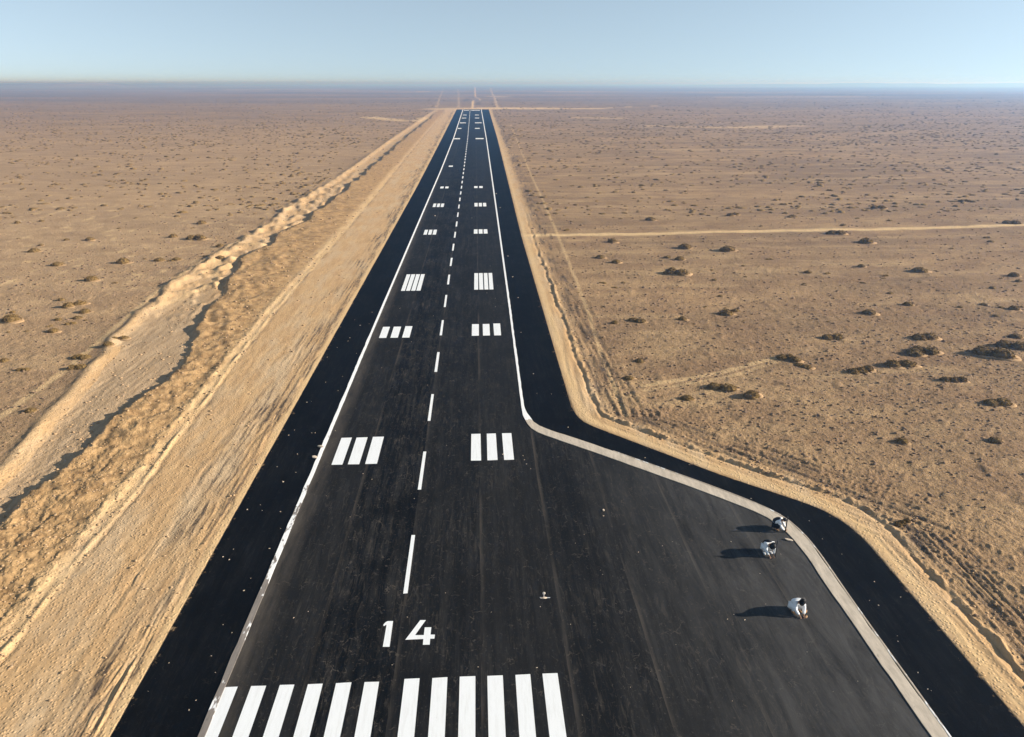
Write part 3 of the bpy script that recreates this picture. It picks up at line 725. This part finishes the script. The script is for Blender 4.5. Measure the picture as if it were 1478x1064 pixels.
BIG = [
 (1432, 511, 60, 2, 'wide brown double shrub at the right edge, lower of the pair there', GR), (1460, 500, 48, 2, 'brown shrub at the right edge just behind the wide double shrub', GR),
 (1466, 486, 26, 1, 'small brown shrub at the right edge behind two wider shrubs', GR), (1328, 508, 62, 3, 'widest low brown shrub, three clumps in a row on the right plain', GR),
 (1337, 488, 46, 2, 'two-clump shrub just behind the widest three-clump shrub', GR), (1300, 527, 50, 2, 'two-clump brown shrub just in front of the widest three-clump shrub', GR),
 (1241, 535, 54, 3, 'low ragged shrub of small clumps left of the two-clump shrub on the right plain', GR), (1138, 518, 42, 3, 'row of brown clumps at the end of the short pale track', GR),
 (1160, 528, 30, 2, 'brown clumps just in front of the row at the end of the short pale track', GR), (1200, 487, 36, 2, 'dome shrub standing behind the end of the short pale track', GR),
 (1042, 560, 46, 2, 'plump brown shrub in front of the short pale track, largest near the apron bend', GR), (992, 576, 27, 1, 'small brown dome shrub nearest the bend of the right shoulder', GR),
 (1085, 574, 34, 1, 'flat brown shrub right of the plump shrub in front of the pale track', GR), (1375, 550, 46, 3, 'sparse straw-coloured shrub low on the right plain', GR),
 (1436, 582, 46, 2, 'brown shrub with a long shadow alone below the right-edge cluster', GR), (1302, 638, 26, 1, 'left of the two lone small shrubs nearest on the right plain', GR),
 (1436, 638, 28, 1, 'right of the two lone small shrubs nearest on the right plain', GR), (1302, 756, 36, 3, 'low scrap of brown shrub beside the dark windrow at the outer bend', GR),
 (1048, 454, 30, 1, 'lone round shrub midway across the right plain', GR), (920, 465, 30, 2, 'low sandy shrub nearest the right shoulder beyond the apron bend', GR),
 (923, 521, 22, 1, 'small shrub beside the right shoulder where the pale track starts', GR), (1254, 453, 28, 1, 'small flat shrub behind the dome shrub on the right plain', GR),
 (1327, 393, 32, 1, 'dark round shrub well in front of the dirt road at the right', GR), (978, 395, 40, 2, 'long dark shrub in front of the dirt road nearest the runway', GR),
 (884, 349, 20, 1, None, GR), (866, 372, 20, 1, None, GR), (889, 379, 18, 1, None, GR), (989, 358, 28, 1, None, GR), (1050, 363, 32, 1, None, GR), (981, 375, 20, 1, None, GR),
 (1250, 351, 28, 1, None, GR), (1208, 339, 30, 2, None, GR), (1058, 311, 24, 2, None, GR), (1310, 440, 22, 1, None, GR), (1463, 399, 22, 1, None, GR), (1463, 447, 22, 1, None, GR),
 (1266, 301, 24, 2, None, GR), (1392, 291, 24, 2, None, GR), (1458, 322, 28, 2, None, GR), (939, 318, 22, 1, None, GR), (1144, 313, 16, 1, None, GR), (908, 548, 20, 1, None, GR), (887, 467, 16, 1, None, GR),
 (1243, 386, 16, 1, None, GR), (985, 462, 18, 1, None, GR), (1420, 440, 16, 1, None, GR),
 (108, 442, 34, 2, 'largest brown shrub on the left plain, two clumps', GL), (17, 463, 34, 1, 'big brown shrub at the left edge', GL),
 (123, 451, 22, 1, 'small shrub touching the near side of the largest left shrub', GL), (112, 459, 18, 1, 'flat small shrub below the largest left shrub', GL),
 (285, 345, 34, 3, 'long low shrub on the left plain nearest the earth bank', GL), (178, 379, 26, 1, 'round shrub midway across the left plain', GL), (132, 406, 26, 1, 'round shrub behind the largest left shrub', GL),
 (45, 595, 22, 1, 'dark shrub on the left edge between the two pale tracks', GL), (172, 490, 26, 2, 'ragged shrub on the far lip of the gully', GL), (157, 502, 20, 1, 'dark shrub just below the ragged shrub on the gully lip', GL),
 (118, 517, 30, 2, 'low shrub beside the left track, farther of two', GL), (113, 531, 30, 2, 'low shrub beside the left track, nearer of two', GL),
 (49, 362, 22, 1, None, GL), (59, 353, 11, 1, None, GL), (83, 383, 24, 1, None, GL), (77, 478, 20, 1, None, GL), (6, 521, 18, 1, None, GL), (35, 535, 22, 2, None, GL), (230, 376, 20, 1, None, GL), (255, 375, 18, 1, None, GL),
 (318, 356, 15, 1, None, GL), (318, 373, 18, 1, 'shrub growing on the crest of the gully rubble', GL), (250, 342, 18, 1, None, GL), (130, 346, 18, 1, None, GL), (96, 346, 12, 1, None, GL), (291, 323, 18, 1, None, GL), (317, 356, 12, 1, None, GL),
]
LS = {GR: 'small dry brown shrub dotting the open plain right of the runway', GL: 'small dry brown shrub dotting the open plain left of the runway'}
for px, py, w, lo, lab, grp in BIG:
    big_shrub(px, py, w, lo, lab or LS[grp], grp if True else None)

# smaller ones: individuals up to about 300 of the kind, the rest as stuff
SMALL = []
for s in range(5):
    (v, f), _ = shrub_geo(200 + s, 1 + s % 2, 160, .07)
    SMALL.append((v, f, me_from('dry_shrub', v, f, M_SHR)))
def plain_points(n, ya, yb, seed, pw=1.0, margin=3.0, tl=-.80, tr=.86):
    """scatter over the part of the plain the photograph looks across"""
    r = np.random.default_rng(seed); out = []
    a0, a1 = 1 / ya, 1 / yb
    while len(out) < n:
        u = r.uniform(0, 1, n * 2); Y = 1 / (a0 + (a1 - a0) * u ** pw)
        X = (Y * math.cos(PITCH) + H * math.sin(PITCH)) * r.uniform(tl, tr, n * 2)
        dens = perlin(X / 38, Y / 26, 77 + seed) + r.uniform(-.55, .55, n * 2) > -.12
        okR = X > np.interp(Y, [p[1] for p in SH_R], [p[0] for p in SH_R]) + margin + .5
        okL = X < ip(GULL, Y) - 1.2
        rd_ = np.abs(Y - np.interp(X, [6, 54, 130], [105.1, 107, 113])) > .028 * Y - .9
        ok = dens & ((okR & rd_) | okL)
        out += list(zip(X[ok], Y[ok]))
    return np.array(out[:n])
n_ind = 300 - len(BIG)
P = plain_points(n_ind, 62, 330, 5, .9)
Zp = hz_arr(P[:, 0], P[:, 1], .6)
for (x, y), z in zip(P, Zp):
    v, f, me = random.choice(SMALL)
    o = bpy.data.objects.new('dry_shrub', me); COL.objects.link(o)
    w = random.choice((.5, .6, .7, .8, 1.0, 1.2)) * float(np.interp(y, [60, 330], [.8, 1.5]))
    o.location = (x, y, z - .02); o.rotation_euler = (0, 0, random.uniform(-.6, .6)); o.scale = (w * 1.15, w, w * random.uniform(.6, 1.0))
    tag(o, LS[GR] if x > 0 else LS[GL], 'shrub', GR if x > 0 else GL)

def scatter(name, pts, zs, size, protos, mat, stretch=(1.2, 1, .8), seed=0):
    r = np.random.default_rng(seed); Vs = []; Fs = []; base = 0
    which = r.integers(0, len(protos), len(pts))
    for k, (v, f) in enumerate(protos):
        sel = np.where(which == k)[0]
        if not len(sel): continue
        an = r.uniform(-.7, .7, len(sel)); c, s = np.cos(an), np.sin(an)
        sc = size[sel][:, None] * np.array(stretch) * r.uniform(.75, 1.3, (len(sel), 3))
        vv = v[None] * sc[:, None, :]
        xx = vv[..., 0] * c[:, None] - vv[..., 1] * s[:, None]; yy = vv[..., 0] * s[:, None] + vv[..., 1] * c[:, None]
        vv = np.stack([xx + pts[sel, 0][:, None], yy + pts[sel, 1][:, None], vv[..., 2] + zs[sel][:, None]], -1).reshape(-1, 3)
        ff = (f[None] + (np.arange(len(sel)) * len(v))[:, None, None] + base).reshape(-1, 3)
        Vs.append(vv); Fs.append(ff); base += len(vv)
    return np_mesh(name, np.concatenate(Vs), np.concatenate(Fs), mat)
def lump_proto(seed, sub=I1, subf=I1f):
    r = np.random.default_rng(seed); v = sub * (1 + r.uniform(-.25, .3, (len(sub), 1))); v = v * np.array([.5, .42, .36]); v[:, 2] = np.maximum(v[:, 2], -.08)
    return v, subf
lumps_ = [lump_proto(s) for s in range(300, 308)]
lumpsM = [lump_proto(s, I2, I2f) for s in range(310, 316)]
# far scrub
P = np.concatenate([plain_points(3000, 120, 420, 11, .75), plain_points(8500, 260, 1500, 12, .75)])
zz = hz_arr(P[:, 0], P[:, 1], 2.0)
sz = np.random.default_rng(5).choice([.45, .6, .8, 1.1], len(P)) * np.interp(P[:, 1], [120, 400, 1400], [.85, 1.15, 1.9])
tag(scatter('desert_scrub', P, zz, sz, lumpsM, M_SHR, (1.35, 1, .62), 21), 'countless far tufts of dark scrub dotting the desert plain', 'scrub', kind='stuff')
# clods and pebbles of the plain
P = np.concatenate([plain_points(9000, 17, 120, 13, .8, 1.5), plain_points(5000, 40, 240, 14, .8)])
zz = hz_arr(P[:, 0], P[:, 1], .3)
r5 = np.random.default_rng(6)
sz = (.05 + .20 * r5.random(len(P)) ** 3.0) * np.interp(P[:, 1], [17, 60, 240], [.8, 1.25, 2.6])
tag(scatter('soil_clods', P, zz, sz, lumps_, M_CLOD, (1.3, 1, .85), 22), 'countless small brown clods and tufts strewn over the desert plain', 'clods', kind='stuff')
# clods along the earth bank and verges
n = 6500; r6 = np.random.default_rng(8)
Yb = 1 / (1 / 18 + (1 / 260 - 1 / 18) * r6.random(n)); tt = r6.random(n) ** 1.2
Xb = ip(BENCH, Yb) + .3 + (ip(GULL, Yb) - .4 - ip(BENCH, Yb)) * tt
n2_ = 1500; Yv = 1 / (1 / 16 + (1 / 160 - 1 / 16) * r6.random(n2_)); Xv = np.where(r6.random(n2_) < .35, -13.2 - 5.8 * r6.random(n2_), np.interp(Yv, [p[1] for p in SH_R], [p[0] for p in SH_R]) + 1.6 + 2.5 * r6.random(n2_))
P = np.stack([np.concatenate([Xb, Xv]), np.concatenate([Yb, Yv])], 1); zz = hz_arr(P[:, 0], P[:, 1], .1)
sz = (.04 + .16 * r6.random(len(P)) ** 4) * np.interp(P[:, 1], [17, 60, 240], [.8, 1.4, 3.0])
M_CL2 = simple('bank_clod', (.36, .24, .135), .95, .1, .3, 9)
tag(scatter('bank_clods', P, zz, sz, lumps_, M_CL2, (1.2, 1, .85), 23), 'countless sandy lumps lying on the earth bank and verges', 'clods', kind='stuff')

# ------------------------------------------------------------------ people crouching on the apron
def skin_obj(name, nodes, edges, mat, parent, sub=2, root=0):
    """nodes: {key:(x,y,z,r)}"""
    keys = list(nodes); ix = {k: i for i, k in enumerate(keys)}
    me = bpy.data.meshes.new(name); me.from_pydata([nodes[k][:3] for k in keys], [(ix[a], ix[b]) for a, b in edges], []); me.update()
    o = bpy.data.objects.new(name, me); COL.objects.link(o)
    md = o.modifiers.new('skin', 'SKIN'); md.use_smooth_shade = True
    sv = me.skin_vertices[0].data
    for i, k in enumerate(keys):
        r_ = nodes[k][3]; sv[i].radius = (r_, r_) if not isinstance(r_, tuple) else r_
        sv[i].use_root = (i == root)
    if sub: s_ = o.modifiers.new('sub', 'SUBSURF'); s_.levels = s_.render_levels = sub
    dg = bpy.context.evaluated_depsgraph_get(); me2 = bpy.data.meshes.new_from_object(o.evaluated_get(dg))
    o.modifiers.clear(); o.data = me2; bpy.data.meshes.remove(me)
    me2.materials.clear(); me2.materials.append(mat); me2.polygons.foreach_set('use_smooth', [True] * len(me2.polygons))
    o.parent = parent
    return o
def join_into(o, others):
    bm = bmesh.new(); bm.from_mesh(o.data)
    for q in others: bm.from_mesh(q.data)
    bm.to_mesh(o.data); bm.free()
    for q in others: bpy.data.objects.remove(q)
    o.data.polygons.foreach_set('use_smooth', [True] * len(o.data.polygons))
M_SKIN = simple('skin', (.36, .20, .12), .6, .35, .12, 20)
M_SHIRT = simple('white_cloth', (.80, .80, .80), .9, .15, .05, 14)
M_DARK = simple('dark_cloth', (.018, .018, .022), .9, .15, .3, 14)
M_HAIR = simple('black_hair', (.009, .008, .008), .7, .3, .3, 60)
M_TAN = simple('tan_leather', (.30, .17, .08), .7, .3, .25, 20)
M_EYE = simple('dark_eye', (.02, .015, .012), .3, .5, .1, 20)

def person(loc, rz, bow, label, shirt, trousers, shoe, vest=None, hat=None, reach=(.52, .02, .10), hand2=(.40, -.16, .14)):
    """squatting figure facing +x; bow 0 = head up, 1 = head bent low"""
    o = empty('person', (loc[0], loc[1], 0), rz)
    tag(o, label, 'person', 'people crouching on the apron')
    lerp = lambda a, b: tuple(x + (y_ - x) * bow for x, y_ in zip(a, b))
    pel = (-.10, 0, .29); sp1 = lerp((-.08, 0, .43), (-.04, 0, .43)); ch = lerp((0, 0, .60), (.14, 0, .56))
    nk = lerp((.07, 0, .73), (.29, 0, .62)); hb = lerp((.10, 0, .80), (.36, 0, .63)); ht = lerp((.12, 0, .93), (.47, 0, .66))
    hd_dir = Vector(ht) - Vector(hb); hd_dir.normalize()
    fwd = Vector((1, 0, -.15)) if bow < .5 else Vector((.25, 0, -1)); fwd.normalize()
    hc = (Vector(hb) + Vector(ht)) / 2
    N = {'pel': (*pel, .15), 'sp': (*sp1, .145), 'ch': (*ch, .155), 'nk': (*nk, .062), 'hb': (*(Vector(hb) + fwd * .01), .082), 'hm': (*(hc + hd_dir * .02), .098), 'ht': (*(Vector(ht) + hd_dir * .02), .07)}
    E_ = [('pel', 'sp'), ('sp', 'ch'), ('ch', 'nk'), ('nk', 'hb'), ('hb', 'hm'), ('hm', 'ht')]
    N['nose'] = (*(hc + fwd * .112 - hd_dir * .005), .016); E_.append(('hm', 'nose'))
    SH = {}; HAND = {}
    for s, tgt in ((1, reach), (-1, hand2)):
        shx = (ch[0] + .02, s * .185, ch[2] + .045); wr_ = Vector(tgt)
        mid = (Vector(shx) + wr_) / 2 + Vector((-.03, s * .10, -.02))
        N[f's{s}'] = (*shx, .068); N[f'e{s}'] = (*mid, .048); N[f'w{s}'] = (*wr_, .030); HAND[s] = (mid, wr_)
        E_ += [('ch', f's{s}'), (f's{s}', f'e{s}'), (f'e{s}', f'w{s}')]
        N[f'h{s}'] = (-.08, s * .11, .27, .105); N[f'k{s}'] = (.26, s * .25, .44, .075); N[f'a{s}'] = (.03, s * .15, .09, .046); N[f'hl{s}'] = (.0, s * .15, .045, .042); N[f't{s}'] = (.20, s * .18, .035, .032)
        E_ += [('pel', f'h{s}'), (f'h{s}', f'k{s}'), (f'k{s}', f'a{s}'), (f'a{s}', f'hl{s}'), (f'hl{s}', f't{s}')]
    body = skin_obj('body', N, E_, M_SKIN, o)
    extra = []
    for s in (1, -1):                          # hands: palm, four fingers, thumb
        mid, w_ = HAND[s]; d = (w_ - mid).normalized(); side = d.cross(Vector((0, 0, 1))).normalized()
        dn = side.cross(d).normalized() * -1
        palm = w_ + d * .055
        HN = {'p0': (*w_, .026), 'p1': (*palm, .033)}; HE = [('p0', 'p1')]
        extra.append(skin_obj('palm', HN, HE, M_SKIN, o, 2))
        for q, (off, ln) in enumerate(((-.030, .062), (-.010, .074), (.011, .070), (.030, .054))):
            a = palm + side * off + d * .015; b = a + d * ln * .5 + dn * .010; c = b + d * ln * .38 + dn * .026
            extra.append(skin_obj('finger', {'a': (*a, .010), 'b': (*b, .009), 'c': (*c, .0075)}, [('a', 'b'), ('b', 'c')], M_SKIN, o, 1))
        a = w_ + d * .03 - side * s * .028; b = a - side * s * .028 + d * .03; c = b + d * .03 + dn * .012
        extra.append(skin_obj('thumb', {'a': (*a, .011), 'b': (*b, .0105), 'c': (*c, .009)}, [('a', 'b'), ('b', 'c')], M_SKIN, o, 1))
    side = Vector((0, 1, 0))
    for s in (1, -1):                          # ears
        e0 = hc + side * s * .096 - fwd * .005
        extra.append(skin_obj('ear', {'a': (*(e0 - hd_dir * .015), .014), 'b': (*(e0 + hd_dir * .025), .016)}, [('a', 'b')], M_SKIN, o, 1))
    join_into(body, extra)
    for s in (1, -1):
        ey = bpy.data.objects.new('eye', me_eye); COL.objects.link(ey); ey.parent = o; ey.location = hc + fwd * .092 + side * s * .034 + hd_dir * .022; ey.scale = (.011,) * 3
    mo = bpy.data.objects.new('mouth', me_eye); COL.objects.link(mo); mo.parent = o; mo.location = hc + fwd * .092 - hd_dir * .048; mo.scale = (.008, .024, .006)
    # garments: a little outside the body
    G = .045
    TN = {k: (*N[k][:3], N[k][3] + G) for k in ('pel', 'sp', 'ch')}
    TN['nk'] = (*(Vector(ch) * .45 + Vector(nk) * .55), .085)
    TE = [('pel', 'sp'), ('sp', 'ch'), ('ch', 'nk')]
    for s in (1, -1):
        TN[f's{s}'] = (*N[f's{s}'][:3], .105); TN[f'e{s}'] = (*N[f'e{s}'][:3], .088)
        w_ = Vector(N[f'w{s}'][:3]); m_ = Vector(N[f'e{s}'][:3]); TN[f'w{s}'] = (*(m_ + (w_ - m_) * .82), .055)
        TE += [('ch', f's{s}'), (f's{s}', f'e{s}'), (f'e{s}', f'w{s}')]
    skin_obj('shirt', TN, TE, shirt, o)
    LN = {'pel': (pel[0] - .015, 0, pel[2] - .02, .165)}; LE = []
    for s in (1, -1):
        LN[f'h{s}'] = (*N[f'h{s}'][:3], .145); LN[f'k{s}'] = (*N[f'k{s}'][:3], .112)
        LN[f'a{s}'] = (.035, s * .15, .115, .066)
        LE += [('pel', f'h{s}'), (f'h{s}', f'k{s}'), (f'k{s}', f'a{s}')]
    skin_obj('trousers', LN, LE, trousers, o)
    for s in (1, -1):
        skin_obj('shoe', {'a': (-.025, s * .145, .045, .045), 'b': (.09, s * .165, .042, .048), 'c': (.215, s * .185, .036, .040)}, [('a', 'b'), ('b', 'c')], shoe, o)
    if vest:
        VN = {'a': (pel[0] - .04, 0, pel[2] + .08, .185), 'b': (sp1[0] - .035, 0, sp1[2] + .03, .200), 'c': (ch[0] - .03, 0, ch[2] + .03, .205), 'd': (nk[0] - .03, 0, nk[2], .130)}
        skin_obj('vest', VN, [('a', 'b'), ('b', 'c'), ('c', 'd')], vest, o)
    # hair / cap as a shell over the crown
    v = I3.copy(); keep = hd_dir
    pts = []
    for p in v:
        p = Vector(p); k = p.dot(fwd); u = p.dot(hd_dir)
        rr_ = .118 if (u > -.15 - .5 * max(0, -k)) and not (k > .55 and u < .45) else .084
        pts.append(hc + hd_dir * .022 - fwd * .006 + Vector((p.x, p.y * .92, p.z)) * rr_)
    mesh_obj('hair', pts, I3f.tolist(), M_HAIR, o, True)
    if hat:
        # cloth cap: crown and short brim
        c0 = hc + hd_dir * .05; a_ = fwd; b_ = side
        vs = []; fs = []; n_ = 20
        for r_, h_ in ((.185, -.015), (.125, .0), (.122, .06), (.095, .105), (.0, .122)):
            for k in range(n_):
                t_ = 2 * math.pi * k / n_; vs.append(c0 + (a_ * math.cos(t_) + b_ * math.sin(t_)) * (r_ + .002) + hd_dir * h_)
        for i in range(4):
            for k in range(n_): fs.append((i * n_ + k, i * n_ + (k + 1) % n_, (i + 1) * n_ + (k + 1) % n_, (i + 1) * n_ + k))
        mesh_obj('cap', vs, fs, M_HAIR, o, True)
    return o
me_eye = bpy.data.meshes.new('eye'); me_eye.from_pydata(I2.tolist(), [], I2f.tolist()); me_eye.materials.append(M_EYE); me_eye.update()

p1 = at(1147, 882); p2 = at(1106, 797); p3 = at(1120, 763)
person(p1, R(-72), .62, 'person in white shirt and trousers squatting on the apron, nearest of the three', M_SHIRT, M_SHIRT, M_TAN, None, True, (.46, .06, .09), (.42, -.10, .10))
person(p2, R(-80), .95, 'person in dark vest over white sleeves bent low on the apron, middle of three', M_SHIRT, M_SHIRT, M_SHIRT, M_DARK, True, (.44, .10, .10), (.44, -.10, .10))
pp3 = person(p3, R(-35), .8, 'person in dark clothes with white sleeves crouching at the kerb bend, farthest of three', M_SHIRT, M_DARK, M_TAN, M_DARK, None, (.50, .10, .12), (.50, -.10, .10))
pp3.scale = (.9, .9, .92)
# slim rods held upright by the two farther people
M_ROD = simple('dark_rod', (.03, .03, .032), .6, .3, .1, 10)
for (px, py), h_, lab in ((p2, .98, 'thin dark rod held upright by the middle crouching person'), (p3, .94, 'thin dark rod held upright by the person at the kerb bend')):
    x, y = px + (.26 if px == p2[0] else .34), py - (.42 if px == p2[0] else .33)
    rd = lathe('rod', [(.012, 0), (.032, .03), (.028, h_ - .04), (.010, h_)], M_ROD, None, 8); rd.location = (x, y, 0)
    tag(rd, lab, 'rod')
# tan stones being handled by the nearest person
for dx, dy, s, lab in ((.42, -.10, .10, 'tan curved stone on the apron by the nearest person\'s hand'), (.30, -.42, .09, 'brown stone at the feet of the nearest crouching person')):
    o_ = bpy.data.objects.new('stone', rocks[1].copy()); COL.objects.link(o_); o_.data.materials[0] = M_TAN; o_.location = (p1[0] + dx, p1[1] + dy, 0); o_.scale = (s * 1.5, s, s * .7); o_.rotation_euler[2] = R(50)
    tag(o_, lab, 'stone')

# ------------------------------------------------------------------ light, air, sky, camera
SUN_EL = R(18.5); sx_, sy_ = math.cos(R(-4.5)), math.sin(R(-4.5))
sd = Vector((sx_ * math.cos(SUN_EL), sy_ * math.cos(SUN_EL), math.sin(SUN_EL)))
L = bpy.data.lights.new('sun', 'SUN'); L.energy = 5.0; L.angle = R(.5); L.color = (1.0, .93, .82)
lo = bpy.data.objects.new('sun', L); COL.objects.link(lo); lo.rotation_euler = sd.to_track_quat('Z', 'Y').to_euler(); lo.location = (60, 0, 60)
W = bpy.data.worlds.new('World'); S.world = W; W.use_nodes = True
nt = W.node_tree; bg = nt.nodes['Background']
sky = nt.nodes.new('ShaderNodeTexSky'); sky.sky_type = 'NISHITA'; sky.sun_disc = False
sky.sun_elevation = SUN_EL; sky.sun_rotation = R(94.5); sky.altitude = 0; sky.air_density = 1.0; sky.dust_density = 0.0; sky.ozone_density = 2.6
tcw = nt.nodes.new('ShaderNodeTexCoord'); va = nt.nodes.new('ShaderNodeVectorMath'); va.inputs[1].default_value = (0, 0, .14)
nt.links.new(tcw.outputs['Generated'], va.inputs[0]); nt.links.new(va.outputs[0], sky.inputs['Vector'])
hs = nt.nodes.new('ShaderNodeHueSaturation'); hs.inputs['Saturation'].default_value = .64; hs.inputs['Hue'].default_value = .488; hs.inputs['Value'].default_value = 1.06
nt.links.new(sky.outputs[0], hs.inputs['Color']); nt.links.new(hs.outputs[0], bg.inputs[0]); bg.inputs[1].default_value = .080

hv = NT('haze_air'); hv.t.nodes.remove(hv.b)
pv = hv.n('ShaderNodeVolumePrincipled'); pv.inputs['Color'].default_value = (.11, .262, .53, 1); pv.inputs['Absorption Color'].default_value = (.86, .785, .67, 1); pv.inputs['Density'].default_value = .001; pv.inputs['Anisotropy'].default_value = .50
hv.l(pv.outputs[0], hv.out.inputs['Volume'])
hx, hy0, hy1, hz0, hz1 = 330000, -400, 43500, -9, 31
cube = [(-hx, hy0, hz0), (hx, hy0, hz0), (hx, hy1, hz0), (-hx, hy1, hz0), (-hx, hy0, hz1), (hx, hy0, hz1), (hx, hy1, hz1), (-hx, hy1, hz1)]
haze = mesh_obj('haze', cube, [(0, 3, 2, 1), (4, 5, 6, 7), (0, 1, 5, 4), (1, 2, 6, 5), (2, 3, 7, 6), (3, 0, 4, 7)], hv.m)
tag(haze, 'thin blue desert haze that fades the far plain', 'haze', kind='stuff')

cd = bpy.data.cameras.new('camera'); cam = bpy.data.objects.new('camera', cd); COL.objects.link(cam)
cd.sensor_width = 36; cd.lens = 36 * F; cd.clip_end = 400000; cd.clip_start = .1
cam.location = (0, 0, H); cam.rotation_euler = (math.pi / 2 - PITCH, 0, -YAW)
S.camera = cam
S.view_settings.view_transform = 'Standard'; S.view_settings.look = 'None'; S.view_settings.gamma = 1; S.view_settings.use_curve_mapping = False
S.view_settings.exposure = 1.05
S.cycles.use_denoising = True
S.cycles.max_bounces = 6; S.cycles.diffuse_bounces = 1; S.cycles.glossy_bounces = 2; S.cycles.volume_bounces = 1; S.cycles.transparent_max_bounces = 8
S.cycles.use_adaptive_sampling = False
